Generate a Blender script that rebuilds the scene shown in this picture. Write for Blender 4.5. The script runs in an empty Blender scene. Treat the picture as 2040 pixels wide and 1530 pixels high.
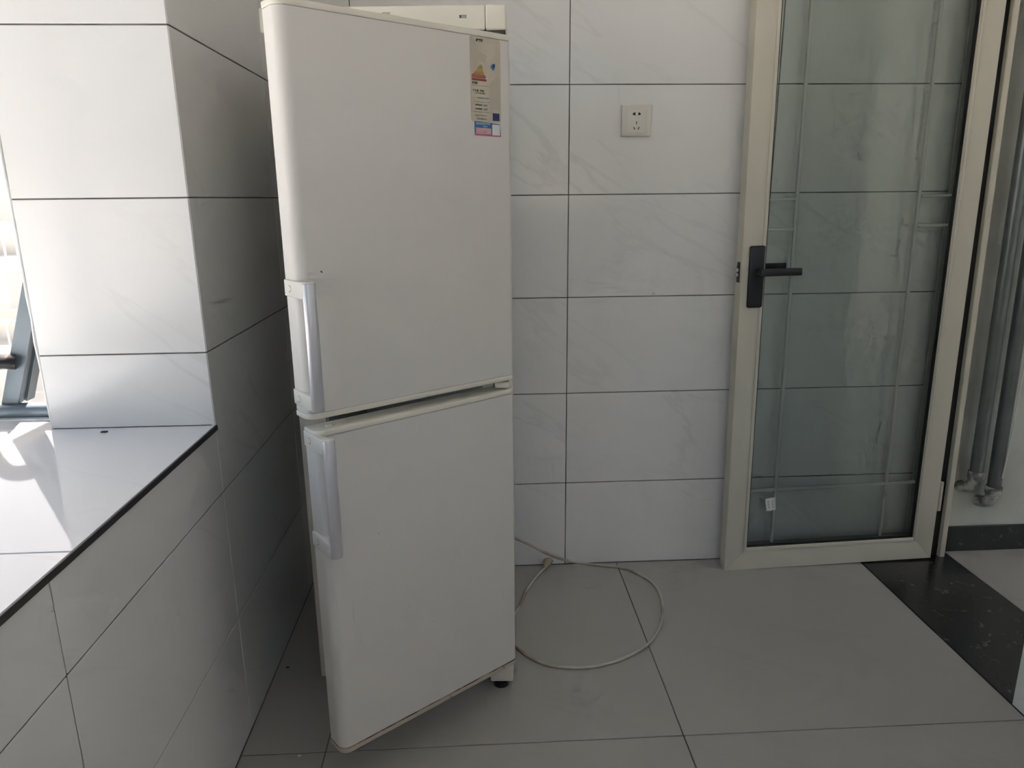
import bpy, bmesh, math, random
from mathutils import Vector, Matrix
random.seed(7)
sc = bpy.context.scene
C = sc.collection
PI = math.pi

# ------------------------------------------------------------------ camera
F_PX, YAW, PITCH, ROLL, CAM_H = 1431.09, -0.0484, 0.2539, -0.0101, 1.1829
cy, sy, cp, sp, cr, sr = math.cos(YAW), math.sin(YAW), math.cos(PITCH), math.sin(PITCH), math.cos(ROLL), math.sin(ROLL)
fwd = Vector((-sy * cp, cy * cp, -sp)); rgt = Vector((cy, sy, 0)); upv = rgt.cross(fwd)
r2 = cr * rgt + sr * upv; u2 = -sr * rgt + cr * upv
cam = bpy.data.cameras.new('camera'); cam_o = bpy.data.objects.new('camera', cam); C.objects.link(cam_o)
cam.sensor_fit = 'HORIZONTAL'; cam.sensor_width = 36.0; cam.lens = F_PX * 36.0 / 2040.0
cam.clip_start = 0.02; cam.clip_end = 2000
m = Matrix((r2, u2, -fwd)).transposed().to_4x4(); m.translation = Vector((0, 0, CAM_H)); cam_o.matrix_world = m
sc.camera = cam_o

# ------------------------------------------------------------------ sky and exposure
w = bpy.data.worlds.new('overcast_sky'); sc.world = w; w.use_nodes = True
bg = w.node_tree.nodes['Background']
sky = w.node_tree.nodes.new('ShaderNodeTexSky'); sky.sky_type = 'NISHITA'; sky.sun_disc = False
SUN_EL, SUN_AZ = math.radians(48), math.radians(3)          # high sun behind the building, seen from +y towards +x
sky.sun_elevation = SUN_EL; sky.sun_rotation = SUN_AZ; sky.air_density = 1.0; sky.dust_density = 4.0; sky.ozone_density = 1.0
wb_ = w.node_tree.nodes.new('ShaderNodeMix'); wb_.data_type = 'RGBA'; wb_.blend_type = 'MULTIPLY'; wb_.inputs['Factor'].default_value = 1.0
wb_.inputs['B'].default_value = (1.0, 0.89, 0.755, 1)          # camera white balance
w.node_tree.links.new(sky.outputs[0], wb_.inputs['A']); w.node_tree.links.new(wb_.outputs['Result'], bg.inputs[0]); bg.inputs[1].default_value = 0.50
sl_ = bpy.data.lights.new('sun', 'SUN'); sl_.energy = 31.0; sl_.angle = math.radians(1.0); sl_.color = (1.0, 0.972, 0.945)
so = bpy.data.objects.new('sun', sl_); C.objects.link(so)
sun_dir = Vector((math.sin(SUN_AZ) * math.cos(SUN_EL), math.cos(SUN_AZ) * math.cos(SUN_EL), math.sin(SUN_EL)))
so.rotation_euler = sun_dir.to_track_quat('Z', 'Y').to_euler(); so.location = (0, 0, 12)
sc.view_settings.view_transform = 'Standard'; sc.view_settings.look = 'None'
sc.view_settings.exposure = -0.12; sc.view_settings.gamma = 1.0; sc.view_settings.use_curve_mapping = False
sc.cycles.use_denoising = True
sc.cycles.max_bounces = 8; sc.cycles.diffuse_bounces = 5; sc.cycles.glossy_bounces = 3; sc.cycles.transparent_max_bounces = 10
sc.cycles.use_adaptive_sampling = True; sc.cycles.adaptive_threshold = 0.15; sc.cycles.adaptive_min_samples = 14

def portal(name, loc, rot, sx, sz):                      # sampling guide for daylight through a window opening
    l = bpy.data.lights.new(name, 'AREA'); l.shape = 'RECTANGLE'; l.size = sx; l.size_y = sz; l.cycles.is_portal = True
    o = bpy.data.objects.new(name, l); C.objects.link(o); o.location = loc; o.rotation_euler = rot
portal('window_portal', (-1.2, 0.15, 1.55), (0, -PI / 2, 0), 1.64, 2.66)
portal('rear_portal', (0.575, -1.58, 1.75), (-PI / 2, 0, 0), 1.15, 1.3)
portal('hall_portal', (4.02, 0.25, 1.475), (0, PI / 2, 0), 1.75, 2.3)

# ------------------------------------------------------------------ dimensions (metres)
D = 2.1544            # kitchen side of the back wall
XL = -0.5404          # kitchen side of the left wall
YJ = 1.435            # window reveal face
XR = 1.2545           # kitchen side of the right wall
XH = 1.5728           # hall side of the right wall
ZS = 0.7365           # top of the window sill
ROW = [0.0] + [0.2889 + 0.3 * k for k in range(8)] + [2.55]
CEIL = 2.55

# ------------------------------------------------------------------ material helpers
def nt(mat): return mat.node_tree.nodes, mat.node_tree.links
def mat(name, col, rough=0.5, metal=0.0, spec=0.5, coat=0.0, trans=0.0):
    m = bpy.data.materials.new(name); m.use_nodes = True
    b = m.node_tree.nodes['Principled BSDF']
    b.inputs['Base Color'].default_value = (*col, 1); b.inputs['Roughness'].default_value = rough
    b.inputs['Metallic'].default_value = metal; b.inputs['Specular IOR Level'].default_value = spec
    b.inputs['Coat Weight'].default_value = coat
    return m
def mottled(name, c1, c2, scale=6.0, rough=0.5, metal=0.0, detail=5.0, spec=0.5, lo=0.35, hi=0.65, bump=0.0):
    m = mat(name, c1, rough, metal, spec); n, l = nt(m); b = n['Principled BSDF']
    tc = n.new('ShaderNodeTexCoord'); no = n.new('ShaderNodeTexNoise'); ra = n.new('ShaderNodeValToRGB')
    no.inputs['Scale'].default_value = scale; no.inputs['Detail'].default_value = detail
    ra.color_ramp.elements[0].position = lo; ra.color_ramp.elements[1].position = hi
    ra.color_ramp.elements[0].color = (*c1, 1); ra.color_ramp.elements[1].color = (*c2, 1)
    l.new(tc.outputs['Object'], no.inputs['Vector']); l.new(no.outputs['Fac'], ra.inputs['Fac']); l.new(ra.outputs['Color'], b.inputs['Base Color'])
    if bump:
        bp = n.new('ShaderNodeBump'); bp.inputs['Strength'].default_value = bump; bp.inputs['Distance'].default_value = 0.002
        l.new(no.outputs['Fac'], bp.inputs['Height']); l.new(bp.outputs['Normal'], b.inputs['Normal'])
    return m
def marble(name, base, vein, rough, axis, vein_amt=0.26, cloud=0.05, spec=0.5, speck=False, scale=1.0):
    """polished tile: faint clouds and thin diagonal veins, a different cut for each piece"""
    m = mat(name, base, rough, 0, spec); n, l = nt(m); b = n['Principled BSDF']
    ge = n.new('ShaderNodeNewGeometry'); oi = n.new('ShaderNodeObjectInfo')
    mul = n.new('ShaderNodeMath'); mul.operation = 'MULTIPLY'; mul.inputs[1].default_value = 37.0
    l.new(oi.outputs['Random'], mul.inputs[0])
    cmb = n.new('ShaderNodeCombineXYZ')
    for i in range(3): l.new(mul.outputs[0], cmb.inputs[i])
    add = n.new('ShaderNodeVectorMath'); add.operation = 'ADD'
    l.new(ge.outputs['Position'], add.inputs[0]); l.new(cmb.outputs[0], add.inputs[1])
    mp = n.new('ShaderNodeMapping'); mp.vector_type = 'TEXTURE'
    mp.inputs['Rotation'].default_value = {'y': (0, math.radians(33), 0), 'x': (math.radians(-33), 0, 0), 'z': (0, 0, math.radians(-30))}[axis]
    mp.inputs['Scale'].default_value = {'y': (1.5 / scale, 1, 0.33 / scale), 'x': (1, 1.5 / scale, 0.33 / scale), 'z': (1.5 / scale, 0.33 / scale, 1)}[axis]
    l.new(add.outputs[0], mp.inputs['Vector'])
    no = n.new('ShaderNodeTexNoise'); no.inputs['Scale'].default_value = 1.6; no.inputs['Detail'].default_value = 6; no.inputs['Roughness'].default_value = 0.55; no.inputs['Distortion'].default_value = 0.35
    l.new(mp.outputs[0], no.inputs['Vector'])
    ra = n.new('ShaderNodeValToRGB'); e = ra.color_ramp.elements
    e[0].position = 0.475; e[0].color = (0, 0, 0, 1); e[1].position = 0.515; e[1].color = (0, 0, 0, 1)
    k = e.new(0.495); k.color = (1, 1, 1, 1)
    l.new(no.outputs['Fac'], ra.inputs['Fac'])
    n2 = n.new('ShaderNodeTexNoise'); n2.inputs['Scale'].default_value = 2.2; n2.inputs['Detail'].default_value = 3
    l.new(add.outputs[0], n2.inputs['Vector'])
    r2_ = n.new('ShaderNodeMapRange'); r2_.inputs[1].default_value = 0.42; r2_.inputs[2].default_value = 0.66; r2_.inputs[3].default_value = 0; r2_.inputs[4].default_value = vein_amt
    l.new(n2.outputs['Fac'], r2_.inputs[0])
    mm = n.new('ShaderNodeMath'); mm.operation = 'MULTIPLY'; l.new(ra.outputs['Color'], mm.inputs[0]); l.new(r2_.outputs[0], mm.inputs[1])
    cl = n.new('ShaderNodeMapRange'); cl.inputs[1].default_value = 0.3; cl.inputs[2].default_value = 0.7; cl.inputs[3].default_value = 0; cl.inputs[4].default_value = cloud
    l.new(n2.outputs['Fac'], cl.inputs[0])
    ad = n.new('ShaderNodeMath'); ad.operation = 'ADD'; ad.use_clamp = True; l.new(mm.outputs[0], ad.inputs[0]); l.new(cl.outputs[0], ad.inputs[1])
    mx = n.new('ShaderNodeMix'); mx.data_type = 'RGBA'; mx.inputs['A'].default_value = (*base, 1); mx.inputs['B'].default_value = (*vein, 1)
    l.new(ad.outputs[0], mx.inputs['Factor']); out = mx.outputs['Result']
    if speck:
        vo = n.new('ShaderNodeTexNoise'); vo.inputs['Scale'].default_value = 26; vo.inputs['Detail'].default_value = 4; vo.inputs['Roughness'].default_value = 0.7
        l.new(ge.outputs['Position'], vo.inputs['Vector'])
        rs = n.new('ShaderNodeMapRange'); rs.inputs[1].default_value = 0.60; rs.inputs[2].default_value = 0.72; rs.inputs[3].default_value = 0; rs.inputs[4].default_value = 0.5
        l.new(vo.outputs['Fac'], rs.inputs[0])
        m2 = n.new('ShaderNodeMix'); m2.data_type = 'RGBA'; m2.inputs['B'].default_value = (0.28, 0.26, 0.2, 1)
        l.new(rs.outputs[0], m2.inputs['Factor']); l.new(out, m2.inputs['A']); out = m2.outputs['Result']
    l.new(out, b.inputs['Base Color'])
    return m
def glass(name, tint, refl=1.0):
    m = bpy.data.materials.new(name); m.use_nodes = True; n, l = nt(m); n.remove(n['Principled BSDF'])
    t = n.new('ShaderNodeBsdfTransparent'); t.inputs[0].default_value = (*tint, 1)
    g = n.new('ShaderNodeBsdfGlossy'); g.inputs['Roughness'].default_value = 0.03
    f = n.new('ShaderNodeFresnel'); f.inputs[0].default_value = 1.5
    mx = n.new('ShaderNodeMixShader'); l.new(f.outputs[0], mx.inputs[0]); l.new(t.outputs[0], mx.inputs[1]); l.new(g.outputs[0], mx.inputs[2])
    l.new(mx.outputs[0], n['Material Output'].inputs[0])
    return m

T_WALL = dict(base=(0.825, 0.82, 0.815), vein=(0.52, 0.515, 0.51), rough=0.16)
M = {}
M['tile_back'] = marble('white_veined_wall_tile_back', axis='y', **T_WALL)
M['tile_left'] = marble('white_veined_wall_tile_left', axis='x', **T_WALL)
M['tile_sill'] = marble('polished_white_sill_tile', (0.87, 0.87, 0.875), (0.66, 0.66, 0.66), 0.045, 'z', spec=0.6)
M['tile_floor'] = marble('matt_grey_floor_tile', (0.44, 0.43, 0.40), (0.34, 0.33, 0.31), 0.34, 'z', cloud=0.25)
M['stone_dark'] = marble('black_speckled_threshold_stone', (0.02, 0.021, 0.022), (0.07, 0.065, 0.055), 0.25, 'z', cloud=0.2, speck=True)
M['grout'] = mottled('grey_grout', (0.20, 0.185, 0.17), (0.11, 0.10, 0.092), 14, 0.9)
M['grout_floor'] = mottled('dark_floor_grout', (0.11, 0.10, 0.09), (0.18, 0.165, 0.15), 10, 0.9)
M['plaster'] = mottled('white_plaster', (0.84, 0.84, 0.83), (0.80, 0.80, 0.79), 3, 0.85)
M['hall_paint'] = mottled('greyish_green_white_paint', (0.62, 0.635, 0.59), (0.52, 0.525, 0.47), 5, 0.8, bump=0.15)
M['trim_dark'] = mat('dark_grey_metal_edging', (0.055, 0.053, 0.056), 0.38, 0.4)
M['slate_alu'] = mottled('slate_blue_powder_coated_aluminium', (0.16, 0.2, 0.235), (0.2, 0.24, 0.275), 8, 0.42, 0.2)
M['black_plastic'] = mat('black_plastic', (0.012, 0.012, 0.014), 0.35)
M['handle_black'] = mat('matt_black_handle', (0.012, 0.012, 0.016), 0.42)
M['sealant'] = mat('white_sealant', (0.82, 0.82, 0.8), 0.6)
M['hill'] = mottled('dry_pale_hillside', (0.36, 0.34, 0.31), (0.46, 0.44, 0.41), 0.05, 0.95, detail=9, lo=0.4, hi=0.6)
M['door_cream'] = mottled('cream_door_profile', (0.64, 0.605, 0.51), (0.61, 0.575, 0.485), 3, 0.42)
M['gasket'] = mat('black_rubber_gasket', (0.01, 0.01, 0.01), 0.6)
M['door_glass'] = glass('greenish_door_glass', (0.955, 0.983, 0.962))
M['pane_glass'] = glass('clear_window_glass', (0.975, 0.98, 0.975))
M['muntin'] = mat('white_glazing_bar', (0.75, 0.75, 0.72), 0.5)
M['steel'] = mat('brushed_steel', (0.55, 0.54, 0.52), 0.3, 1.0)
M['silver'] = mat('satin_silver_handle', (0.70, 0.70, 0.75), 0.30, 0.55)
M['skin'] = mottled('grey_white_door_skin', (0.73, 0.705, 0.675), (0.71, 0.685, 0.655), 2.0, 0.5, spec=0.5)
M['cream'] = mottled('cream_fridge_plastic', (0.80, 0.77, 0.68), (0.78, 0.745, 0.66), 4, 0.4)
M['bracket'] = mottled('ivory_handle_bracket', (0.77, 0.75, 0.7), (0.74, 0.715, 0.66), 9, 0.4)
M['liner'] = mat('white_fridge_liner', (0.7, 0.7, 0.66), 0.45)
M['rust'] = mottled('rust_streaked_cap', (0.16, 0.085, 0.045), (0.52, 0.45, 0.38), 30, 0.7, lo=0.30, hi=0.40)
M['rust_line'] = mottled('brown_rust', (0.045, 0.022, 0.014), (0.40, 0.31, 0.24), 24, 0.8, lo=0.44, hi=0.62)
M['dark_metal'] = mottled('dark_hinge_metal', (0.06, 0.055, 0.05), (0.16, 0.15, 0.13), 60, 0.6, 0.3)
M['socket'] = mat('ivory_socket_plastic', (0.74, 0.71, 0.64), 0.35)
M['black'] = mat('black_slot', (0.006, 0.006, 0.006), 0.7)
M['cable'] = mottled('dirty_white_cable', (0.55, 0.52, 0.45), (0.34, 0.25, 0.19), 7, 0.5, lo=0.5, hi=0.62)
M['plug'] = mottled('tan_plug', (0.46, 0.38, 0.23), (0.52, 0.47, 0.36), 60, 0.5)
M['pipe'] = mottled('grey_painted_pipe', (0.15, 0.165, 0.17), (0.2, 0.215, 0.22), 12, 0.35, 0.5)
M['fitting'] = mottled('paint_smeared_fitting', (0.18, 0.17, 0.155), (0.55, 0.54, 0.5), 30, 0.6, lo=0.42, hi=0.58)
M['paper'] = mottled('aged_label_paper', (0.58, 0.535, 0.44), (0.52, 0.46, 0.37), 30, 0.6)
M['paper_white'] = mat('white_label_paper', (0.72, 0.72, 0.72), 0.5)
M['ink'] = mat('black_ink', (0.02, 0.02, 0.02), 0.6)
M['ink_grey'] = mat('grey_ink', (0.10, 0.095, 0.08), 0.6)
M['ink_brown'] = mat('glue_residue', (0.50, 0.45, 0.37), 0.7)
for k, v in dict(red=(0.33, 0.045, 0.05), orange=(0.36, 0.12, 0.07), amber=(0.42, 0.23, 0.08), yellow=(0.45, 0.34, 0.09), green=(0.30, 0.28, 0.09), blue=(0.045, 0.17, 0.36), navy=(0.012, 0.025, 0.12), starblue=(0.05, 0.1, 0.35), pink=(0.62, 0.42, 0.45), pale=(0.6, 0.75, 0.85), pinkred=(0.55, 0.12, 0.2)).items():
    M['ink_' + k] = mat('print_' + k, v, 0.45)

# ------------------------------------------------------------------ mesh helpers
def link(name, me, material=None, parent=None, loc=(0, 0, 0), rot=(0, 0, 0), **props):
    o = bpy.data.objects.new(name, me); C.objects.link(o)
    if material is not None and me is not None:
        for mt in (material if isinstance(material, (list, tuple)) else [material]): me.materials.append(mt)
    o.location = loc; o.rotation_euler = rot
    if parent is not None: o.parent = parent
    for k, v in props.items(): o[k] = v
    return o
class MB:
    """collects shapes for one mesh; mi = material slot"""
    def __init__(s): s.bm = bmesh.new()
    def box(s, x0, x1, y0, y1, z0, z1, bev=0.0, seg=2, mi=0, mtx=None):
        b = bmesh.new(); bmesh.ops.create_cube(b, size=1)
        bmesh.ops.scale(b, vec=(x1 - x0, y1 - y0, z1 - z0), verts=b.verts)
        bmesh.ops.translate(b, vec=((x0 + x1) / 2, (y0 + y1) / 2, (z0 + z1) / 2), verts=b.verts)
        if bev: bmesh.ops.bevel(b, geom=b.edges[:], offset=bev, segments=seg, profile=0.5, affect='EDGES')
        return s.merge(b, mi, mtx)
    def merge(s, b, mi=0, mtx=None):
        if mtx is not None: bmesh.ops.transform(b, matrix=mtx, verts=b.verts)
        for f in b.faces: f.material_index = mi
        me = bpy.data.meshes.new('tmp'); b.to_mesh(me); b.free(); s.bm.from_mesh(me); bpy.data.meshes.remove(me); return s
    def prism(s, pts, z0, z1, bev=0.0, mi=0, mtx=None, seg=2):
        b = bmesh.new(); lo = [b.verts.new((x, y, z0)) for x, y in pts]; hi = [b.verts.new((x, y, z1)) for x, y in pts]
        b.faces.new(lo[::-1]); b.faces.new(hi); n = len(pts)
        for i in range(n): b.faces.new((lo[i], lo[(i + 1) % n], hi[(i + 1) % n], hi[i]))
        bmesh.ops.recalc_face_normals(b, faces=b.faces)
        if bev:
            es = [e for e in b.edges if abs(e.verts[0].co.z - e.verts[1].co.z) < 1e-6]
            bmesh.ops.bevel(b, geom=es, offset=bev, segments=seg, profile=0.5, affect='EDGES')
        return s.merge(b, mi, mtx)
    def cyl(s, p0, p1, r0, r1=None, n=20, mi=0):
        r1 = r0 if r1 is None else r1; p0, p1 = Vector(p0), Vector(p1); d = p1 - p0
        b = bmesh.new(); bmesh.ops.create_cone(b, cap_ends=True, segments=n, radius1=r0, radius2=r1, depth=d.length)
        mt = Matrix.Translation((p0 + p1) / 2) @ d.to_track_quat('Z', 'Y').to_matrix().to_4x4()
        return s.merge(b, mi, mt)
    def tube(s, pts, r, n=10, mi=0, sx=1.0):
        b = bmesh.new(); pts = [Vector(p) for p in pts]; rings = []; up = None
        for i, p in enumerate(pts):
            t = (pts[min(i + 1, len(pts) - 1)] - pts[max(i - 1, 0)]).normalized()
            if up is None: up = Vector((0, 0, 1)) if abs(t.z) < 0.9 else Vector((1, 0, 0))
            a = t.cross(up).normalized(); c2 = a.cross(t).normalized(); up = c2
            rr = r[i] if isinstance(r, (list, tuple)) else r
            rings.append([b.verts.new(p + (a * math.cos(2 * PI * k / n) + c2 * math.sin(2 * PI * k / n) * sx) * rr) for k in range(n)])
        for i in range(len(rings) - 1):
            for k in range(n): b.faces.new((rings[i][k], rings[i][(k + 1) % n], rings[i + 1][(k + 1) % n], rings[i + 1][k]))
        b.faces.new(rings[0][::-1]); b.faces.new(rings[-1]); bmesh.ops.recalc_face_normals(b, faces=b.faces)
        return s.merge(b, mi)
    def text(s, body, x, z, size, y, mi, bold=0.0, rotz=0.0, wx=1.0):
        """flat print facing -y with its lower left corner at (x, z)"""
        cu = bpy.data.curves.new('t', 'FONT'); cu.body = body; cu.size = size; cu.offset = bold; cu.resolution_u = 2
        ob = bpy.data.objects.new('t', cu); C.objects.link(ob)
        dg = bpy.context.evaluated_depsgraph_get(); me = bpy.data.meshes.new_from_object(ob.evaluated_get(dg))
        b = bmesh.new(); b.from_mesh(me)
        bpy.data.objects.remove(ob); bpy.data.curves.remove(cu); bpy.data.meshes.remove(me)
        mt = Matrix.Translation((x, y, z)) @ Matrix.Rotation(PI / 2, 4, 'X') @ Matrix.Rotation(rotz, 4, 'Z') @ Matrix.Diagonal((wx, 1, 1, 1))
        return s.merge(b, mi, mt)
    def rect(s, x0, x1, z0, z1, y, mi, th=0.0002): return s.box(x0, x1, y, y + th, z0, z1, mi=mi)
    def poly(s, pts, y, mi, th=0.0002):
        b = bmesh.new(); v = [b.verts.new((x, y, z)) for x, z in pts]; f = b.faces.new(v)
        r = bmesh.ops.extrude_face_region(b, geom=[f]); bmesh.ops.translate(b, vec=(0, th, 0), verts=[q for q in r['geom'] if isinstance(q, bmesh.types.BMVert)])
        bmesh.ops.recalc_face_normals(b, faces=b.faces); return s.merge(b, mi)
    def sheet(s, p0, p1, p2, p3):
        s.bm.faces.new([s.bm.verts.new(p) for p in (p0, p1, p2, p3)]); return s
    def mesh(s, smooth=None):
        me = bpy.data.meshes.new('m'); s.bm.to_mesh(me); s.bm.free()
        if smooth is not None:
            for p in me.polygons: p.use_smooth = True
            try: me.set_sharp_from_angle(angle=math.radians(smooth))
            except Exception: pass
        return me
    def build(s, name, material, parent=None, smooth=None, loc=(0, 0, 0), rot=(0, 0, 0), **props):
        me = s.mesh(smooth); me.name = name
        return link(name, me, material, parent, loc, rot, **props)
def empty(name, loc=(0, 0, 0), rot=(0, 0, 0), parent=None, **props):
    o = link(name, None, None, parent, loc, rot, **props); o.empty_display_size = 0.1; return o
ST = dict(kind='structure')
def spline(pts, per=8):
    """Catmull-Rom through the given points"""
    P = [Vector(p) for p in pts]; P = [2 * P[0] - P[1]] + P + [2 * P[-1] - P[-2]]; out = []
    for i in range(1, len(P) - 2):
        for k in range(per):
            t = k / per; a, b, c_, d = P[i - 1], P[i], P[i + 1], P[i + 2]
            out.append(0.5 * ((2 * b) + (c_ - a) * t + (2 * a - 5 * b + 4 * c_ - d) * t * t + (3 * b - a - 3 * c_ + d) * t ** 3))
    out.append(P[-2]); return out

# ------------------------------------------------------------------ tiles
tile_cache = {}
GAP = 0.0028; TH = 0.009
def tile(parent, face, u0, u1, v0, v1, plane, material, gap=GAP, bev=0.0007):
    """one tile; face 'back' (u=x, v=z, front at y=plane), 'left' (u=y, v=z, front at x=plane), 'right', 'top' (u=x, v=y, top at z=plane)"""
    wd, ht = u1 - u0 - gap, v1 - v0 - gap
    key = (face, round(wd, 4), round(ht, 4), material.name)
    if key not in tile_cache:
        b = MB(); hw, hh = wd / 2, ht / 2
        if face == 'back': b.box(-hw, hw, 0, TH, -hh, hh, bev, 1)
        elif face == 'left': b.box(-TH, 0, -hw, hw, -hh, hh, bev, 1)
        elif face == 'right': b.box(0, TH, -hw, hw, -hh, hh, bev, 1)
        else: b.box(-hw, hw, -hh, hh, -TH, 0, bev, 1)
        me = b.mesh(); me.name = 'tile'; me.materials.append(material); tile_cache[key] = me
    uc, vc = (u0 + u1) / 2, (v0 + v1) / 2
    loc = {'back': (uc, plane, vc), 'left': (plane, uc, vc), 'right': (plane, uc, vc), 'top': (uc, vc, plane)}[face]
    jit = random.uniform(-0.00025, 0.00025)
    loc = list(loc); loc[{'back': 1, 'left': 0, 'right': 0, 'top': 2}[face]] += jit
    return link('tile', tile_cache[key], None, parent, loc)
def span(edges): return list(zip(edges[:-1], edges[1:]))

# ------------------------------------------------------------------ setting: floor
FX0, FX1, FY0 = XL, XR, -1.5
fl = MB().box(-0.70, 4.1, FY0 - 0.15, 2.32, -0.12, -0.0022).build('floor', M['grout_floor'], label='matt grey square floor tiles with dark joints', **ST)
for x0, x1 in span([FX0, -0.3555, 0.4469, XR]):
    for y0, y1 in span([FY0, -1.0457, -0.2457, 0.5543, 1.3543, D]):
        tile(fl, 'top', x0, x1, y0, y1, 0.0, M['tile_floor'], gap=0.003)
for x0, x1 in span([XH, 2.3728, 3.1728, 4.0]):
    for y0, y1 in span([FY0, -0.2457, 0.5543, 1.3543, 2.156]):
        tile(fl, 'top', x0, x1, y0, y1, 0.0, M['tile_floor'], gap=0.003)
MB().box(XR + 0.001, XH - 0.001, 1.3, 2.156, -0.02, 0.0015, 0.001, 1).build('trim_3', M['stone_dark'], label='black speckled stone threshold strip under the glass door', **ST)
MB().box(-1.3, 4.15, FY0 - 0.15, 2.32, CEIL, CEIL + 0.1).build('ceiling', M['plaster'], label='white plaster ceiling above the kitchen', **ST)

# ------------------------------------------------------------------ setting: back wall
wb = MB().box(-0.867, 1.53, D + 0.0018, 2.32, 0, CEIL).build('wall_back', M['grout'], label='white veined tile wall behind the refrigerator', **ST)
for x0, x1 in span([XL, -0.3252, 0.2748, 0.8748, 1.4748, 1.531]):
    for z0, z1 in span(ROW): tile(wb, 'back', x0, x1, z0, z1, D, M['tile_back'])
# hall side continues in the same line, painted
MB().box(1.531, 4.0, 2.1585, 2.32, 0, CEIL).build('wall_hall', M['hall_paint'], label='painted greenish white hall wall beyond the doorway', **ST)
MB().box(XH + 0.002, 4.0, 2.150, 2.1585, 0, 0.091, 0.001, 1).build('baseboard_hall', M['stone_dark'], label='black stone skirting along the hall wall', **ST)

# ------------------------------------------------------------------ setting: left wall with the window bay
b = MB()
b.box(-0.66, XL - 0.0018, FY0, YJ, 0, ZS - 0.012)
b.box(-0.867, XL - 0.0018, YJ + 0.0018, D + 0.0018, 0, CEIL)
b.box(-1.25, XL - 0.0018, FY0, YJ, 2.38, CEIL)
b.box(-1.25, XL - 0.0018, FY0, -1.2, ZS - 0.012, 2.38)
b.box(-1.25, -1.05, FY0, 1.56, 0.3, ZS - 0.04)
b.box(-1.05, -0.66, FY0, 1.56, ZS - 0.09, ZS - 0.012)
wl = b.build('wall_left', M['grout'], label='white tiled left wall with the window bay', **ST)
for y0, y1 in span([FY0, -0.965, -0.365, 0.235, 0.835, YJ]):
    for z0, z1 in span([0.0, 0.2889, 0.5889, ZS - 0.0085]): tile(wl, 'left', y0, y1, z0, z1, XL, M['tile_left'])
for y0, y1 in span([YJ, 2.035, D]):
    for z0, z1 in span(ROW): tile(wl, 'left', y0, y1, z0, z1, XL, M['tile_left'])
for z0, z1 in span([ZS] + ROW[3:]): tile(wl, 'back', -0.867, XL, z0, z1, YJ, M['tile_back'])
for y0, y1 in span([FY0, -0.9, -0.3, 0.3, 0.9, YJ]): tile(wl, 'left', y0, y1, 2.389, CEIL, XL, M['tile_left'])
tile(wl, 'left', FY0, -1.2, ZS, 2.389, XL, M['tile_left'])
# rough plaster edge where the reveal meets the window
pts = []
for i in range(40):
    z = ZS + i * 0.045
    if z < 2.38: pts.append((-0.868 + random.uniform(-0.002, 0.002), YJ + 0.003, z))
MB().tube(pts, [random.uniform(0.0022, 0.0042) for _ in pts], 6).build('sealant_bead', M['sealant'], wl, smooth=60)

sl = MB().box(-1.2, XL - 0.002, -1.2, 1.56, ZS - 0.012, ZS - 0.0022).build('trim_1', M['grout_floor'], label='glossy white tiled window sill', **ST)
for y0, y1 in span([-1.2, -0.31, 0.29, 0.8907, YJ + 0.001]): tile(sl, 'top', -1.15, XL + 0.0005, y0, y1, ZS, M['tile_sill'])
tile(sl, 'top', -1.15, -0.868, YJ + 0.001, 1.54, ZS, M['tile_sill'], gap=0.001)
b = MB(); b.box(XL - 0.001, XL + 0.0035, -1.2, YJ + 0.002, ZS - 0.0105, ZS + 0.0006, 0.0006, 1); b.box(XL - 0.02, XL, -1.2, YJ, ZS - 0.0112, ZS - 0.0095)
b.build('trim_2', M['trim_dark'], label='dark metal edging strip along the sill front', **ST)

# ------------------------------------------------------------------ setting: right wall with the doorway, rear wall
b = MB()
b.box(XR + 0.0018, XH, FY0, 1.4055, 0, CEIL); b.box(XR + 0.0018, XH, 1.4055, D, 2.08, CEIL)
wr = b.build('wall_right', M['plaster'], label='white wall with the doorway on the right', **ST)
for y0, y1 in span([FY0, -0.9957, -0.3957, 0.2043, 0.8043, 1.4063]):
    for z0, z1 in span(ROW): tile(wr, 'right', y0, y1, z0, z1, XR, M['tile_left'])
b = MB(); RX0, RX1, RZ0, RZ1 = 0.0, 1.15, 1.1, 2.4
b.box(-1.25, RX0, FY0 - 0.15, FY0, 0, CEIL); b.box(RX1, 4.15, FY0 - 0.15, FY0, 0, CEIL); b.box(RX0, RX1, FY0 - 0.15, FY0, 0, RZ0); b.box(RX0, RX1, FY0 - 0.15, FY0, RZ1, CEIL)
b.build('wall_rear', M['plaster'], label='white wall behind the viewer', **ST)
b = MB(); X = 4.0
b.box(X, X + 0.15, FY0, -0.9, 0, CEIL); b.box(X, X + 0.15, 1.4, 2.32, 0, CEIL); b.box(X, X + 0.15, -0.9, 1.4, 0, 0.6); b.box(X, X + 0.15, -0.9, 1.4, 2.35, CEIL)  # out of view; the opening is added to let daylight into the hall
b.build('wall_far', M['plaster'], label='unseen far hall wall with an opening added for daylight', **ST)

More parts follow.
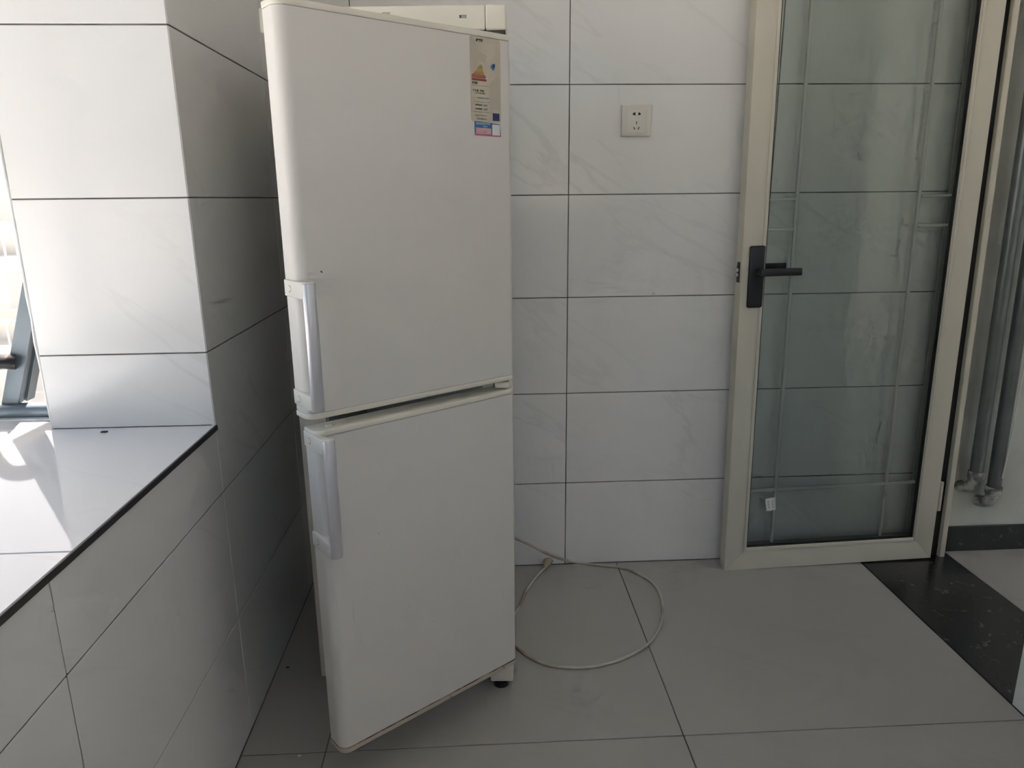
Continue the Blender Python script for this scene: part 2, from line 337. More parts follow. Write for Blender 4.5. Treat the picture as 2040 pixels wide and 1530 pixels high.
# ------------------------------------------------------------------ windows
def frame_rect(b, plane_x, y0, y1, z0, z1, wd=0.05, dp=0.05):
    b.box(plane_x - dp, plane_x, y0, y1, z0, z0 + wd, 0.004, 2); b.box(plane_x - dp, plane_x, y0, y1, z1 - wd, z1, 0.004, 2)
    b.box(plane_x - dp, plane_x, y0, y0 + wd, z0, z1, 0.004, 2); b.box(plane_x - dp, plane_x, y1 - wd, y1, z0, z1, 0.004, 2)
win = empty('window_1', (0, 0, 0), label='large slate framed bay window beside the sill', **ST)
b = MB(); frame_rect(b, -1.15, -1.2, 1.56, ZS, 2.38, 0.05, 0.05); b.build('outer_frame', M['slate_alu'], win, 40)
for yy in (-0.28, 0.64): MB().box(-1.2, -1.15, yy - 0.025, yy + 0.025, ZS + 0.04, 2.34, 0.004).build('mullion', M['slate_alu'], win, 40)
for y0, y1 in ((-1.15, -0.305), (-0.255, 0.615), (0.665, 1.51)): MB().sheet((-1.178, y0, ZS + 0.05), (-1.178, y1, ZS + 0.05), (-1.178, y1, 2.33), (-1.178, y0, 2.33)).build('pane', M['pane_glass'], win)

w3 = empty('window_3', (0, 0, 0), label='slate framed window in the wall behind the viewer', **ST)
for x0, x1, z0, z1 in ((RX0, RX1, RZ0, RZ0 + 0.05), (RX0, RX1, RZ1 - 0.05, RZ1), (RX0, RX0 + 0.05, RZ0 + 0.05, RZ1 - 0.05), (RX1 - 0.05, RX1, RZ0 + 0.05, RZ1 - 0.05)):
    MB().box(x0, x1, FY0 - 0.1, FY0 - 0.05, z0, z1, 0.004).build('frame_bar', M['slate_alu'], w3, 40)
for x0, x1 in ((RX0 + 0.05, RX1 - 0.05),): MB().sheet((x0, FY0 - 0.075, RZ0 + 0.05), (x1, FY0 - 0.075, RZ0 + 0.05), (x1, FY0 - 0.075, RZ1 - 0.05), (x0, FY0 - 0.075, RZ1 - 0.05)).build('pane', M['pane_glass'], w3)

w2 = empty('window_2', (0, 0, 0), label='slate framed end window at the far end of the sill', **ST)
pr = [(0, 0), (0.02, -0.002), (0.027, 0.006), (0.0285, 0.016), (0.024, 0.024), (0.014, 0.027), (0, 0.027)]
b = MB(); b.prism([(1.535 - a, z) for a, z in pr], 0, 0.30, 0.0, mtx=Matrix.Translation((-1.16, 0, ZS + 0.003)) @ Matrix(((0, 0, 1, 0), (1, 0, 0, 0), (0, 1, 0, 0), (0, 0, 0, 1))))
b.build('bottom_rail', M['slate_alu'], w2, 50)
MB().box(-1.16, -0.862, 1.497, 1.512, ZS - 0.001, ZS + 0.0045, 0.001, 1).build('sealant_line', M['sealant'], w2)
MB().box(-1.16, -0.867, 1.50, 1.55, 2.33, 2.38, 0.003).build('top_rail', M['slate_alu'], w2)
# slanting brace bar with a grooved side, standing on the rail
b = MB(); tilt = math.atan2(0.092, 0.267)
mt = Matrix.Translation((-1.001, 1.528, ZS + 0.026)) @ Matrix.Rotation(tilt, 4, 'Y')
b.box(-0.018, 0.016, 0.0, 0.012, -0.004, 0.62, 0.001, 1, mtx=mt)
b.box(-0.018, 0.012, 0.012, 0.026, 0.006, 0.62, 0.001, 1, mtx=mt)
b.box(-0.018, 0.006, 0.026, 0.032, 0.006, 0.62, 0.0, 1, mtx=mt)
b.box(-0.018, 0.016, 0.032, 0.06, 0.006, 0.62, 0.001, 1, mtx=mt)
b.build('sash_bar', M['slate_alu'], w2, 40)
b = MB(); hp = spline([(-0.975, 1.53, 0.872), (-0.998, 1.518, 0.875), (-1.02, 1.508, 0.868), (-1.034, 1.504, 0.845), (-1.044, 1.504, 0.81), (-1.05, 1.506, 0.77)], 5)
hp = [Vector((p.x + 0.002, p.y, p.z - 0.014)) for p in hp]
b.tube(hp, [0.030 - 0.0085 * i / len(hp) for i in range(len(hp))], 14, sx=0.55)
b.build('handle', M['black_plastic'], w2, 60)

# ------------------------------------------------------------------ outside
b = bmesh.new(); NX, NY = 70, 70; vs = []
for j in range(NY + 1):
    for i in range(NX + 1):
        x = 60 - 480 * (i / NX); y = -260 + 620 * j / NY
        d = math.hypot(min(x, 0), y)
        z = -9.5 + max(0, d - 25) * 0.062 + 1.3 * math.sin(x * 0.11 + y * 0.05) + 0.8 * math.sin(y * 0.17 - x * 0.07) if d > 25 else -9.5
        z = math.floor(z / 1.2) * 1.2 * 0.5 + z * 0.5
        vs.append(b.verts.new((x, y, z)))
for j in range(NY):
    for i in range(NX): b.faces.new((vs[j * (NX + 1) + i], vs[j * (NX + 1) + i + 1], vs[(j + 1) * (NX + 1) + i + 1], vs[(j + 1) * (NX + 1) + i]))
bmesh.ops.recalc_face_normals(b, faces=b.faces)
me = bpy.data.meshes.new('hillside'); b.to_mesh(me); b.free()
link('hillside', me, M['hill'], label='pale dry terraced hillside outside the window', **ST)

# neighbouring apartment block, its shaded side towards the window
M['block_wall'] = mottled('pale_beige_render', (0.78, 0.72, 0.65), (0.84, 0.80, 0.74), 0.6, 0.9, detail=8)
M['block_glass'] = mat('dull_window_glass', (0.6, 0.57, 0.54), 0.4)
M['block_trim'] = mat('pale_balcony_trim', (0.86, 0.83, 0.79), 0.8)
bk = empty('apartment_block', (-17.5, 26.0, -9.5), label='pale beige apartment block outside the end window', category='building')
MB().box(-9, 9, 0, 9, 0, 12.6).build('wall', M['block_wall'], bk)
for k in range(4):
    MB().box(-9.1, 9.1, -0.9, 0, 2.75 + k * 3.0, 2.95 + k * 3.0).build('balcony_slab', M['block_wall'], bk)
    for j in range(6):
        x = -7.9 + j * 3.0
        w_ = MB().box(x, x + 1.5, -0.06, 0.0, 1.0 + k * 3.0, 2.3 + k * 3.0).build('window', M['block_trim'], bk)
        MB().box(x + 0.08, x + 1.42, -0.075, -0.05, 1.08 + k * 3.0, 2.22 + k * 3.0).build('pane', M['block_glass'], w_)
    for j in range(46):
        MB().box(-9.0 + j * 0.4, -8.94 + j * 0.4, -0.88, -0.83, 2.95 + k * 3.0, 3.75 + k * 3.0).build('baluster', M['block_trim'], bk) if k < 3 else None
    if k < 3: MB().box(-9.1, 9.1, -0.9, -0.82, 3.75 + k * 3.0, 3.83 + k * 3.0).build('handrail', M['block_trim'], bk)

# ------------------------------------------------------------------ wall socket
s = empty('wall_socket', (0.466, D, 1.3915), label='ivory five hole wall socket on the tiled wall', category='socket')
MB().box(-0.043, 0.043, -0.0095, 0, -0.043, 0.043, 0.003, 3).build('cover_plate', M['socket'], s, 40)
MB().box(-0.0285, 0.0285, -0.0105, -0.009, -0.034, 0.031, 0.0006, 1).build('insert', M['socket'], s)
yk = -0.0108
for sx in (-1, 1):
    b = MB(); b.poly([(sx * 0.0045, 0.0225), (sx * 0.0105, 0.0195), (sx * 0.0118, 0.0175), (sx * 0.0105, 0.0155), (sx * 0.0045, 0.0135)], yk, 0, 0.0006); b.build('pin_hole', M['black'], s)
MB().box(-0.0011, 0.0011, yk, yk + 0.0006, -0.010, -0.0025).build('pin_hole', M['black'], s)
for sx in (-1, 1):
    MB().box(-0.0011, 0.0011, yk, yk + 0.0006, -0.004, 0.004, mtx=Matrix.Translation((sx * 0.0063, 0, -0.021)) @ Matrix.Rotation(sx * math.radians(28), 4, 'Y')).build('pin_hole', M['black'], s)

# ------------------------------------------------------------------ glass door
DW, DT, DH = 0.706, 0.044, 2.03
d = empty('door_1', (1.492, 2.098, 0.008), (0, math.radians(-0.75), math.radians(1.85)), label='cream framed glass door standing open against the tiled wall', **ST)
SW, BW = 0.071, 0.078
def stile(x0, x1, z0, z1, nm):
    MB().box(x0, x1, 0, DT, z0, z1, 0.0025, 2).build(nm, M['door_cream'], d, 40)
# mitred outer profiles
b = MB(); b.prism([(-DW, 0), (-DW + SW, BW), (-DW + SW, DH - BW), (-DW, DH)], 0, DT, 0.002, mtx=Matrix(((1, 0, 0, 0), (0, 0, 1, 0), (0, 1, 0, 0), (0, 0, 0, 1)))); b.build('stile', M['door_cream'], d, 40)
b = MB(); b.prism([(0, 0), (0, DH), (-SW, DH - BW), (-SW, BW)], 0, DT, 0.002, mtx=Matrix(((1, 0, 0, 0), (0, 0, 1, 0), (0, 1, 0, 0), (0, 0, 0, 1)))); b.build('stile', M['door_cream'], d, 40)
b = MB(); b.prism([(-DW, 0), (0, 0), (-SW, BW), (-DW + SW, BW)], 0, DT, 0.0008, mtx=Matrix(((1, 0, 0, 0), (0, 0, 1, 0), (0, 1, 0, 0), (0, 0, 0, 1)))); b.build('bottom_rail', M['door_cream'], d, 40)
b = MB(); b.prism([(-DW, DH), (-DW + SW, DH - BW), (-SW, DH - BW), (0, DH)], 0, DT, 0.0008, mtx=Matrix(((1, 0, 0, 0), (0, 0, 1, 0), (0, 1, 0, 0), (0, 0, 0, 1)))); b.build('top_rail', M['door_cream'], d, 40)
# glazing beads: raised ridge then slope to the glass
gx0, gx1, gz0, gz1 = -DW + SW, -SW, BW, DH - BW
for (x0, x1, z0, z1) in ((gx0 - 0.012, gx0 - 0.003, gz0 - 0.012, gz1 + 0.012), (gx1 + 0.003, gx1 + 0.012, gz0 - 0.012, gz1 + 0.012), (gx0 - 0.003, gx1 + 0.003, gz0 - 0.012, gz0 - 0.003)):
    MB().box(x0, x1, -0.0035, 0.004, z0, z1, 0.002, 2).build('glazing_bead', M['door_cream'], d, 40)
b = MB()
for (x0, x1, z0, z1) in ((gx0 - 0.0005, gx0 + 0.0025, gz0, gz1), (gx1 - 0.0025, gx1 + 0.0005, gz0, gz1), (gx0, gx1, gz0 - 0.0005, gz0 + 0.0025)): b.box(x0, x1, 0.003, 0.012, z0, z1)
b.build('glass_seal', M['gasket'], d)
M['spacer'] = mat('grey_glazing_spacer', (0.23, 0.23, 0.225), 0.4, 0.3)
for (x0, x1, z0, z1) in ((gx0 - 0.001, gx0 + 0.004, gz0, gz1), (gx1 - 0.004, gx1 + 0.001, gz0, gz1), (gx0, gx1, gz0 - 0.001, gz0 + 0.004)): MB().box(x0, x1, 0.0135, 0.0325, z0, z1).build('glazing_spacer', M['spacer'], d)
MB().sheet((gx0 - 0.004, 0.012, gz0 - 0.004), (gx1 + 0.004, 0.012, gz0 - 0.004), (gx1 + 0.004, 0.012, gz1 + 0.004), (gx0 - 0.004, 0.012, gz1 + 0.004)).build('glass_pane', M['door_glass'], d)
MB().sheet((gx0 - 0.004, 0.034, gz0 - 0.004), (gx1 + 0.004, 0.034, gz0 - 0.004), (gx1 + 0.004, 0.034, gz1 + 0.004), (gx0 - 0.004, 0.034, gz1 + 0.004)).build('glass_pane', M['door_glass'], d)
# glazing bars between the panes
def bar(x0, x1, z0, z1): MB().box(x0, x1, 0.018, 0.027, z0, z1, 0.002, 1).build('glazing_bar', M['muntin'], d)
bx1, bx2 = gx0 + 0.092, gx1 - 0.102
bar(bx1 - 0.005, bx1 + 0.005, gz0, gz1); bar(bx2 - 0.005, bx2 + 0.005, gz0, gz1)
bar(gx0, gx1, 0.262, 0.272)
for z in (1.17, 1.085):
    bar(gx0, bx1 - 0.005, z - 0.004, z + 0.004); bar(bx2 + 0.005, gx1, z - 0.004, z + 0.004)
# lever handle on its long plate
hx = -DW + 0.043
hb = MB().box(hx - 0.023, hx + 0.023, -0.009, 0, 0.862, 1.042, 0.006, 3).build('handle_plate', M['handle_black'], d, 40)
b = MB(); b.cyl((hx + 0.004, -0.008, 0.967), (hx + 0.004, -0.048, 0.967), 0.011, n=18); b.box(hx - 0.008, hx + 0.115, -0.056, -0.042, 0.958, 0.979, 0.003, 2); b.build('lever', M['handle_black'], hb, 40)
b = MB(); b.cyl((hx + 0.004, DT, 0.967), (hx + 0.004, DT + 0.007, 0.967), 0.011, n=18); b.box(hx - 0.008, hx + 0.115, DT + 0.004, DT + 0.012, 0.965, 0.985, 0.002, 2); b.build('rear_lever', M['handle_black'], d, 40)
lk = MB().box(-DW - 0.0012, -DW + 0.004, 0.010, 0.032, 0.935, 0.995, 0.0008, 1).build('lock_plate', M['handle_black'], d)
MB().box(-DW - 0.010, -DW, 0.015, 0.026, 0.953, 0.963, 0.002, 2).build('latch', M['steel'], lk)
MB().box(-DW - 0.010, -DW, 0.015, 0.026, 0.966, 0.977, 0.002, 2).build('latch', M['steel'], lk)
# little white price sticker on the glass
b = MB(); b.rect(-0.0155, 0.0155, -0.022, 0.022, 0.0, 0, 0.0003)
for zz in (-0.012, -0.003, 0.006): b.rect(-0.009, -0.0045, zz, zz + 0.006, -0.0003, 1); b.rect(0.004, 0.0095, zz - 0.002, zz + 0.005, -0.0003, 1)
b.build('sticker', [M['paper_white'], M['ink_brown']], d, loc=(gx0 + 0.074, 0.0093, 0.222), rot=(0, math.radians(-9), 0))
# fixed frame at the hinge side
fr_ = empty('trim_4', (1.532, 2.112, 0), (0, math.radians(-1.0), 0), label='cream fixed door frame post with black gasket and painted shadow gap', **ST)
MB().box(0.0, 0.0185, 0.0, 0.0415, 0.0, 2.06, 0.002, 1).build('post', M['door_cream'], fr_, 40)
MB().box(-0.034, 0.0, 0.016, 0.0415, 0.0, 2.06).build('gasket', M['gasket'], fr_)  # black strip: rubber gasket plus the shaded gap beside the leaf, painted in
for z in (0.22, 1.9): MB().cyl((-0.022, 0.006, z - 0.05), (-0.022, 0.006, z + 0.05), 0.007, n=12).build('hinge', M['door_cream'], fr_, 40)

# ------------------------------------------------------------------ heating pipes in the hall
def pipe(x, zend, r, label, elbow_dx, cable=False):
    o = empty('heating_pipe', (x, 2.118, 0), label=label, category='pipe', group='heating pipes on the hall wall')
    lean = -0.022
    MB().cyl((0, 0, zend), (lean * 1.6, 0, 2.5), r, n=20).build('riser', M['pipe'], o, 50)
    b = MB(); b.cyl((0, 0, zend + 0.004), (0, 0, zend - 0.02), r * 1.22, n=16); b.cyl((0, 0, zend - 0.018), (0, 0, zend - 0.03), r * 1.02, n=16); b.build('collar', M['fitting'], o, 50)
    pts = spline([(0, 0, zend - 0.025), (elbow_dx * 0.3, 0.008, zend - 0.05), (elbow_dx * 0.75, 0.028, zend - 0.06), (elbow_dx, 0.05, zend - 0.06)], 4)
    MB().tube(pts, r * 0.95, 14).build('elbow', M['fitting'], o, 50)
    if cable:
        cp_ = spline([(0.006, -r - 0.001, zend + 0.04), (0.012, -r - 0.002, zend + 0.16), (0.018, -r * 0.8, zend + 0.3), (0.016, -r, zend + 0.7), (0.004, -r, zend + 1.2), (-0.012, -r, 2.45)], 6)
        MB().tube(cp_, 0.0022, 6).build('thin_cable', M['muntin'], o, 60)
    return o
pipe(1.617, 0.30, 0.0195, 'grey heating pipe nearer the door frame with smeared elbow', -0.022)
pipe(1.685, 0.245, 0.0205, 'grey heating pipe with thin cable running along it', -0.018, True)

# ------------------------------------------------------------------ refrigerator
FQ = dict(px=0.0391, py=1.531, b=-0.0637, rx=-0.006, ry=-0.0008)
W = 0.4724; E_ = 0.022; L = E_ - W; FRN = -0.035; BCK = 0.015
fridge = empty('refrigerator', (FQ['px'], FQ['py'], 0), (FQ['rx'], FQ['ry'], FQ['b']), label='tall off white refrigerator with both doors ajar', category='refrigerator')
# cabinet with two open compartments
XA, XB, YF, YB, Z0, Z1 = L - 0.002, E_ + 0.009, 0.027, 0.50, 0.022, 1.5
WL = 0.062
b = MB()
b.box(XA, XA + WL, YF, YB, Z0, Z1, 0.003, 2); b.box(XB - WL, XB, YF, YB, Z0, Z1, 0.003, 2)
b.box(XA + 0.01, XB - 0.01, YB - 0.06, YB, Z0, Z1)
b.box(XA + 0.01, XB - 0.01, YF + 0.001, YB, 1.44, Z1); b.box(XA + 0.01, XB - 0.01, YF + 0.001, YB, Z0, 0.12); b.box(XA + 0.01, XB - 0.01, YF + 0.012, YB, 0.77, 0.81)
body = b.build('cabinet', M['cream'], fridge, 40)
for z0, z1 in ((0.12, 0.77), (0.81, 1.44)):
    b = MB(); b.box(XA + WL - 0.001, XA + WL + 0.003, YF + 0.01, YB - 0.06, z0, z1); b.box(XB - WL - 0.003, XB - WL + 0.001, YF + 0.01, YB - 0.06, z0, z1); b.box(XA + WL, XB - WL, YB - 0.064, YB - 0.06, z0, z1)
    b.build('liner', M['liner'], body)
for z in (0.33, 0.55, 1.02, 1.23): MB().box(XA + WL + 0.004, XB - WL - 0.004, YF + 0.05, YB - 0.07, z, z + 0.005).build('shelf', M['pane_glass'], fridge)
# top control panel with an end cap
PZ0, PZ1 = 1.502, 1.5485
tp = MB().box(L - 0.004, -0.0092, 0.0, 0.06, PZ0, PZ1, 0.004, 3).build('top_panel', M['cream'], fridge, 40)
MB().box(-0.0088, E_ + 0.0095, 0.0, 0.06, PZ0, PZ1, 0.004, 3).build('panel_end_cap', M['cream'], fridge, 40)
MB().box(XA, XB, 0.058, YB, Z1, PZ1 - 0.004, 0.003, 2).build('top_cover', M['cream'], fridge, 40)
b = MB(); yk = -0.0003
b.rect(-0.0596, -0.0555, 1.5240, 1.5295, yk, 0)
for i in range(3):
    x = -0.0545 + i * 0.0031
    b.rect(x, x + 0.0026, 1.5290, 1.5296, yk, 1); b.rect(x, x + 0.0026, 1.5240, 1.5246, yk, 1); b.rect(x, x + 0.0006, 1.5240, 1.5296, yk, 1); b.rect(x + 0.0020, x + 0.0026, 1.5240, 1.5296, yk, 1)
for i in range(5):
    x = -0.2105 + i * 0.0032
    b.rect(x, x + 0.0005, 1.5300, 1.5362, yk, 1); b.rect(x + 0.0018, x + 0.0023, 1.5300, 1.5362, yk, 1); b.rect(x, x + 0.0023, 1.5357, 1.5362, yk, 1)
b.build('panel_print', [M['ink_grey'], M['ink_grey']], tp)
MB().box(-0.03, E_ + 0.008, 0.004, 0.05, 1.4905, 1.502, 0.001, 1).build('top_hinge', M['dark_metal'], fridge)
mh = MB().box(-0.002, E_ + 0.008, -0.022, 0.04, 0.7805, 0.794, 0.003, 2).build('middle_hinge', M['cream'], fridge, 40)
MB().cyl((0.0, 0.0, 0.7785), (0.0, 0.0, 0.7985), 0.006, n=12).build('hinge_pin', M['dark_metal'], mh)
MB().box(-0.026, E_ + 0.0095, 0.006, 0.05, 0.0225, 0.088, 0.004, 2).build('lower_hinge_cover', M['cream'], fridge, 40)
for fx, fy in ((0.0, 0.03), (L + 0.03, 0.06), (0.0, YB - 0.05), (L + 0.03, YB - 0.05)):
    b = MB(); b.cyl((fx, fy, 0.0), (fx, fy, 0.012), 0.019, 0.017, 16); b.cyl((fx, fy, 0.012), (fx, fy, 0.024), 0.009, n=12); b.build('foot', M['black_plastic'], fridge, 40)

def outline(x0, x1, grow=0.0, rl=0.021, rr=0.008):
    """plan of a door: rounded at the free (left) front corner, back side square"""
    p = [(x1 + grow, BCK), (x0 - grow, BCK)]
    rl += grow; rr += grow
    cx, cy_ = x0 - grow + rl, FRN - grow + rl
    for k in range(9): a = PI + k * PI / 16; p.append((cx + rl * math.cos(a), cy_ + rl * math.sin(a)))
    cx, cy_ = x1 + grow - rr, FRN - grow + rr
    for k in range(5): a = 1.5 * PI + k * PI / 8; p.append((cx + rr * math.cos(a), cy_ + rr * math.sin(a)))
    return p
def fridge_door(ang, x0, zb, zt, hz0, hz1, cap_mat, label, rusty=False):
    dr = MB().prism(outline(x0, E_), zb + 0.0115, zt - 0.0115).build('door', M['skin'], fridge, 35, rot=(0, 0, ang), label=label)
    MB().prism(outline(x0, E_, 0.0012), zt - 0.0110, zt, 0.002).build('top_cap', M['cream'], dr, 35)
    MB().prism(outline(x0, E_, 0.0012), zb, zb + 0.0110, 0.002).build('bottom_cap', cap_mat, dr, 35)
    MB().prism(outline(x0, E_, -0.001), zt - 0.0116, zt - 0.0109).build('cap_seam', M['ink_grey'], dr)
    MB().prism(outline(x0, E_, 0.0006 if rusty else -0.001), zb + (0.0092 if rusty else 0.0109), zb + (0.0128 if rusty else 0.0120)).build('cap_seam', M['rust_line'] if rusty else M['ink_grey'], dr)
    b = MB(); g = 0.012
    b.box(x0 + g, x0 + g + 0.018, BCK, BCK + 0.01, zb + g, zt - g, 0.003, 1); b.box(E_ - g - 0.018, E_ - g, BCK, BCK + 0.01, zb + g, zt - g, 0.003, 1)
    b.box(x0 + g, E_ - g, BCK, BCK + 0.01, zb + g, zb + g + 0.018, 0.003, 1); b.box(x0 + g, E_ - g, BCK, BCK + 0.01, zt - g - 0.018, zt - g, 0.003, 1)
    b.build('door_gasket', M['liner'], dr)
    MB().box(x0 + 0.05, E_ - 0.05, BCK, BCK + 0.03, zb + 0.05, zt - 0.05, 0.01, 2).build('inner_liner', M['liner'], dr, 40)
    # handle: silver bar held by two ivory brackets that wrap the free edge
    bc = (x0 + 0.0065, -0.066)
    ell = [(bc[0] + 0.0118 * math.cos(2 * PI * k / 24), bc[1] + 0.0085 * math.sin(2 * PI * k / 24)) for k in range(24)]
    br = [(x0 + a, y) for a, y in ((0.002, 0.013), (-0.0042, 0.012), (-0.0048, -0.008), (-0.0055, -0.026), (-0.0062, -0.042), (-0.0062, -0.056), (-0.0045, -0.066), (0.0, -0.0725), (0.0075, -0.0738), (0.0150, -0.0705), (0.0168, -0.0655), (0.0150, -0.0600), (0.0095, -0.0575), (0.0060, -0.053), (0.0055, -0.046), (0.0085, -0.038), (0.016, -0.0348), (0.02, -0.032), (0.01, -0.022), (0.0025, -0.01))]
    MB().prism(ell, hz0 + 0.001, hz1 - 0.0022, 0.0012).build('handle_bar', M['silver'], dr, 50)
    for z0, z1 in ((hz0 + 0.0022, hz0 + 0.030), (hz1 - 0.0285, hz1)):
        b = MB(); b.prism(br, z0, z1, 0.0012); bk_ = b.build('handle_bracket', M['bracket'], dr, 50)
    zc = hz1 - 0.0145
    for zc in (hz1 - 0.0145, hz0 + 0.0155):
        ring = [(x0 - 0.0050, -0.012 + 0.0055 * math.cos(a), zc + 0.0055 * math.sin(a)) for a in [math.radians(60 + 24 * k) for k in range(11)]]
        MB().tube(ring, 0.0005, 5).build('screw_cap_mark', M['ink_grey'], dr)
    return dr
AU, AL = 0.6973, 0.7173
ZUT, ZUB, ZLT, ZLB = 1.4892, 0.7984, 0.7776, 0.0894
du = fridge_door(AU, L, ZUB, ZUT, 0.8205, 1.0475, M['cream'], 'upper door with energy label and silver handle')
dl = fridge_door(AL, L + 0.0085, ZLB, ZLT, 0.5405, 0.7715, M['rust'], 'lower door with silver handle and rusty bottom edge', True)
b = MB(); b.cyl((L + 0.0085 + 0.035, -0.008, ZLT - 0.001), (L + 0.0085 + 0.035, -0.008, ZLT + 0.0025), 0.0085, 0.006, 16); b.build('cap_plug', M['cream'], dl, 40)
for x, z, r in ((-0.4055, 1.0606, 0.0018), (-0.404, 1.0585, 0.001)):
    MB().cyl((x, FRN - 0.0003, z), (x, FRN + 0.001, z), r, n=7).build('paint_chip', M['dark_metal'], du)
for x, z, r in ((-0.33, 0.545, 0.0016), (-0.305, 0.51, 0.001), (-0.27, 0.36, 0.0011), (-0.25, 0.345, 0.0008), (-0.28, 0.335, 0.0009), (-0.21, 0.30, 0.0013)):
    MB().cyl((x, FRN - 0.0003, z), (x, FRN + 0.001, z), r, n=7).build('paint_chip', M['ink_brown'], dl)

# energy label on the upper door: aged paper with torn patches and print
b = MB(); y0 = FRN - 0.0006; y1 = FRN - 0.0009
def rrect(x0, x1, z0, z1, r, n=5):
    p = []
    for cx, cz, a0 in ((x1 - r, z1 - r, 0), (x0 + r, z1 - r, 90), (x0 + r, z0 + r, 180), (x1 - r, z0 + r, 270)):
        for k in range(n + 1): a = math.radians(a0 + 90 * k / n); p.append((cx + r * math.cos(a), cz + r * math.sin(a)))
    return p
b.poly(rrect(-0.0765, -0.0035, 1.3255, 1.4775, 0.006), y0, 0)
b.poly([(-0.0755, 1.4765), (-0.070, 1.4765), (-0.055, 1.452), (-0.036, 1.446), (-0.041, 1.432), (-0.056, 1.436), (-0.068, 1.414), (-0.0755, 1.414)], FRN - 0.00075, 2)
b.poly([(-0.0305, 1.3955), (-0.012, 1.4120), (-0.0052, 1.408), (-0.0052, 1.352), (-0.0085, 1.350), (-0.0305, 1.352)], FRN - 0.00075, 2)
b.rect(-0.0305, -0.0165, 1.408, 1.441, FRN - 0.00075, 9)
PX = [(-0.0735, -0.0395, 1.3995, 1.4035, 3), (-0.0735, -0.0415, 1.4045, 1.4105, 4)]
for x0, x1, z0, z1, mi in PX: b.poly([(x0, z0), (x1, z0), (x1 + 0.002, (z0 + z1) / 2), (x1, z1), (x0, z1)], y1, mi)
b.poly([(-0.0715, 1.4110), (-0.0435, 1.4110), (-0.0455, 1.4165), (-0.0640, 1.4165)], y1, 5)
b.poly([(-0.0630, 1.4170), (-0.0455, 1.4170), (-0.0475, 1.4225), (-0.0585, 1.4225)], y1, 6)
b.poly([(-0.0580, 1.4230), (-0.0475, 1.4230), (-0.0490, 1.4290), (-0.0535, 1.4275)], y1, 7)
b.poly([(-0.0290, 1.4265), (-0.0245, 1.4320), (-0.0170, 1.4335), (-0.0180, 1.4255), (-0.0215, 1.4200)], y1, 8)
b.poly([(-0.0215, 1.4315), (-0.0185, 1.4320), (-0.0200, 1.4265), (-0.0230, 1.4255)], FRN - 0.0011, 10)
b.text('能效标', -0.0620, 1.4690, 0.0055, y1, 1, 0.0002)
b.text('耗电高', -0.0730, 1.3935, 0.0044, y1, 1, 0.00018)
b.text('耗电量  度/天', -0.0715, 1.3800, 0.0046, y1, 11, 0.00012, wx=1.0)
b.text('按国家标准测试结果', -0.0685, 1.3760, 0.0030, y1, 11)
b.text('实际耗电量与使用有关', -0.0610, 1.3680, 0.0028, y1, 11)
b.text('冷藏室容积（立升）', -0.0670, 1.3545, 0.0036, y1, 11, 0.00012)
b.text('冷冻室容积（立升）', -0.0670, 1.3475, 0.0036, y1, 11, 0.00012)
b.text('依据国家标准检验测定', -0.0680, 1.3360, 0.0030, y1, 11)
b.text('家用电冰箱能效等级', -0.0640, 1.3295, 0.0028, y1, 11)
for z, xa, xb in ((1.3905, -0.0735, -0.0310), (1.3615, -0.0685, -0.0310), (1.3430, -0.0705, -0.0260)): b.rect(xa, xb, z, z + 0.0004, y1, 11)
b.rect(-0.0245, -0.0078, 1.3290, 1.3430, y1, 12)
for k in range(12):
    a = 2 * PI * k / 12; cx, cz = -0.01615 + 0.0042 * math.cos(a), 1.3360 + 0.0042 * math.sin(a)
    b.poly([(cx + (0.0009 if j % 2 == 0 else 0.0004) * math.sin(2 * PI * j / 10), cz + (0.0009 if j % 2 == 0 else 0.0004) * math.cos(2 * PI * j / 10)) for j in range(10)], FRN - 0.0011, 13)
b.build('energy_label', [M['paper'], M['ink'], M['ink_brown'], M['ink_red'], M['ink_orange'], M['ink_amber'], M['ink_yellow'], M['ink_green'], M['ink_blue'], M['paper'], M['ink_navy'], M['ink_grey'], M['ink_navy'], M['ink_starblue']], du, label='aged cream energy label with coloured arrows')
# small blue and pink service sticker, its code square left blank
b = MB(); b.poly([(-0.0690, 1.3000), (-0.0040, 1.2995), (-0.0065, 1.3235), (-0.0690, 1.3265)], y0, 0)
b.poly([(-0.0690, 1.3000), (-0.0040, 1.2995), (-0.0043, 1.3025), (-0.0690, 1.3040)], FRN - 0.00075, 1)
b.rect(-0.0655, -0.0290, 1.3035, 1.3145, y1, 2)
b.poly(rrect(-0.0262, -0.0072, 1.3020, 1.3220, 0.0015, 3), y1, 3)
b.text('家电维修服务热线', -0.0655, 1.3205, 0.0046, y1, 4, wx=0.93)
b.text('全国联保', -0.0500, 1.3160, 0.0030, y1, 4)
b.text('服务热线', -0.0640, 1.3110, 0.0026, FRN - 0.0011, 1)
b.text('00-70-889', -0.0640, 1.3052, 0.0058, FRN - 0.0011, 1)
b.build('service_sticker', [M['ink_blue'], M['ink_pinkred'], M['ink_pink'], M['paper_white'], M['ink_pale']], du, label='small blue and pink service sticker')

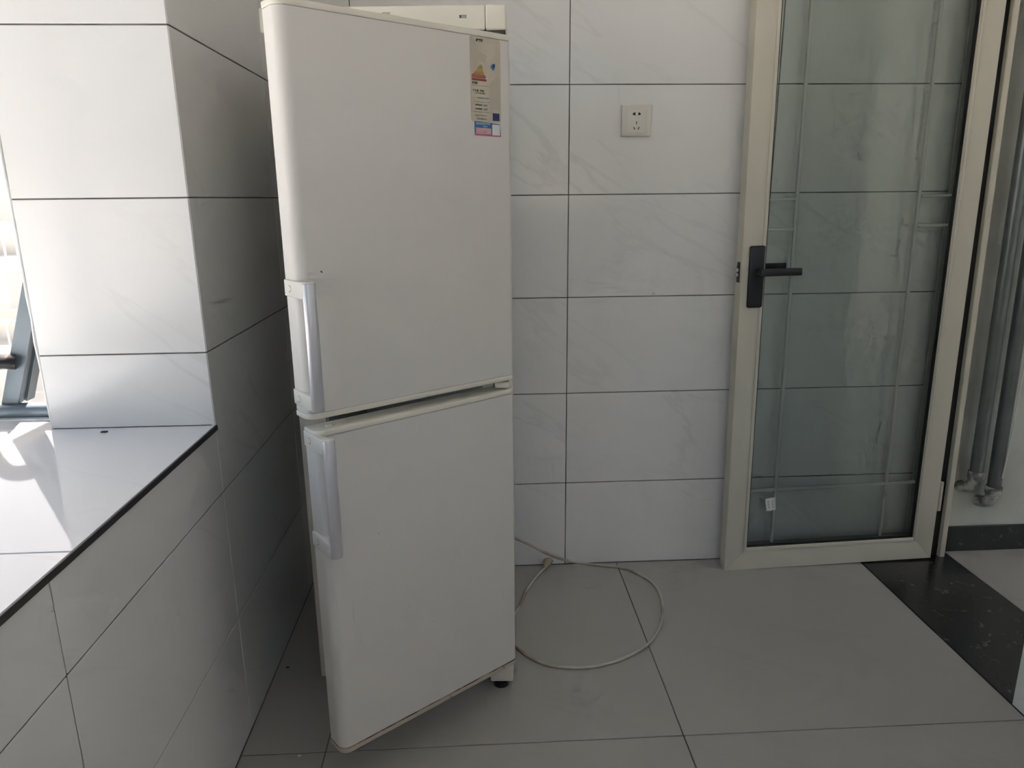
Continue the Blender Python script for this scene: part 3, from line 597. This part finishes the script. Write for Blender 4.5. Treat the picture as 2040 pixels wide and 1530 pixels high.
# ------------------------------------------------------------------ power cord and plug on the floor
def fp(px, py, z=0.0045):
    dd = fwd * F_PX + r2 * (px - 1020) - u2 * (py - 765); t = (z - CAM_H) / dd.z; return Vector((0, 0, CAM_H)) + dd * t
def wp(px, py, y):
    dd = fwd * F_PX + r2 * (px - 1020) - u2 * (py - 765); t = y / dd.y; return Vector((0, 0, CAM_H)) + dd * t
path = [wp(1000, 1062, 2.10), wp(1030, 1074, 2.11), wp(1062, 1088, 2.115), wp(1098, 1107, 2.12), fp(1145, 1120), fp(1195, 1126), fp(1240, 1131), fp(1282, 1148), fp(1308, 1170), fp(1319, 1200), fp(1319, 1232), fp(1309, 1260), fp(1290, 1284), fp(1252, 1307), fp(1203, 1324), fp(1155, 1330), fp(1100, 1326), fp(1060, 1311), fp(1033, 1293), fp(1012, 1270), fp(1010, 1245), fp(1032, 1213), fp(1048, 1178), fp(1068, 1150), fp(1085, 1132)]
pc = empty('power_cord', (path[12].x, path[12].y, 0), label='dirty white power cord looped on the floor beside the refrigerator', category='cord')
org = Vector((path[12].x, path[12].y, 0))
MB().tube([p - org for p in spline(path, 8)], 0.0042, 8).build('cable', M['cable'], pc, 60)
a = path[-1] - org; dv = (fp(1098, 1113) - fp(1085, 1132)); dv.z = 0; dv.normalize()
b = MB(); up_ = Vector((0, 0, 0.0092))
b.tube([a, a + dv * 0.012 + up_ * 0.6, a + dv * 0.022 + up_, a + dv * 0.05 + up_, a + dv * 0.056 + up_], [0.0055, 0.009, 0.0145, 0.0165, 0.013], 12, sx=0.8)
pl = b.build('plug', M['plug'], pc, 50)
sd = Vector((-dv.y, dv.x, 0))
for k in (-1, 1): MB().cyl(a + dv * 0.056 + up_ + sd * 0.005 * k, a + dv * 0.072 + up_ + sd * 0.006 * k, 0.0018, n=8).build('pin', M['steel'], pl)

# ------------------------------------------------------------------ small debris
b = MB(); b.prism([(-0.006, -0.003), (0.005, -0.0035), (0.007, 0.001), (0.003, 0.0035), (-0.005, 0.003)], 0, 0.003, 0.0008)
b.build('debris_chip', M['black_plastic'], None, 40, loc=(-0.7486, 1.4055, ZS), label='tiny black chip of debris on the white sill', category='debris')
b = MB(); b.prism([(-0.004, -0.002), (0.001, -0.0035), (0.005, 0.0), (0.002, 0.003), (-0.003, 0.0025)], 0, 0.003, 0.0008)
b.build('plaster_crumb', M['sealant'], None, 40, loc=(-0.41, 1.3437, 0.0), label='small white plaster crumb on the floor near the lower door', category='debris')
b = MB(); b.prism([(-0.004, -0.0015), (0.003, -0.002), (0.0045, 0.001), (-0.003, 0.002)], 0, 0.002, 0.0005)
b.build('dirt_flake', M['black_plastic'], None, 40, loc=(-0.514, 1.659, 0.0), label='small dark dirt flake on the floor by the left wall', category='debris')
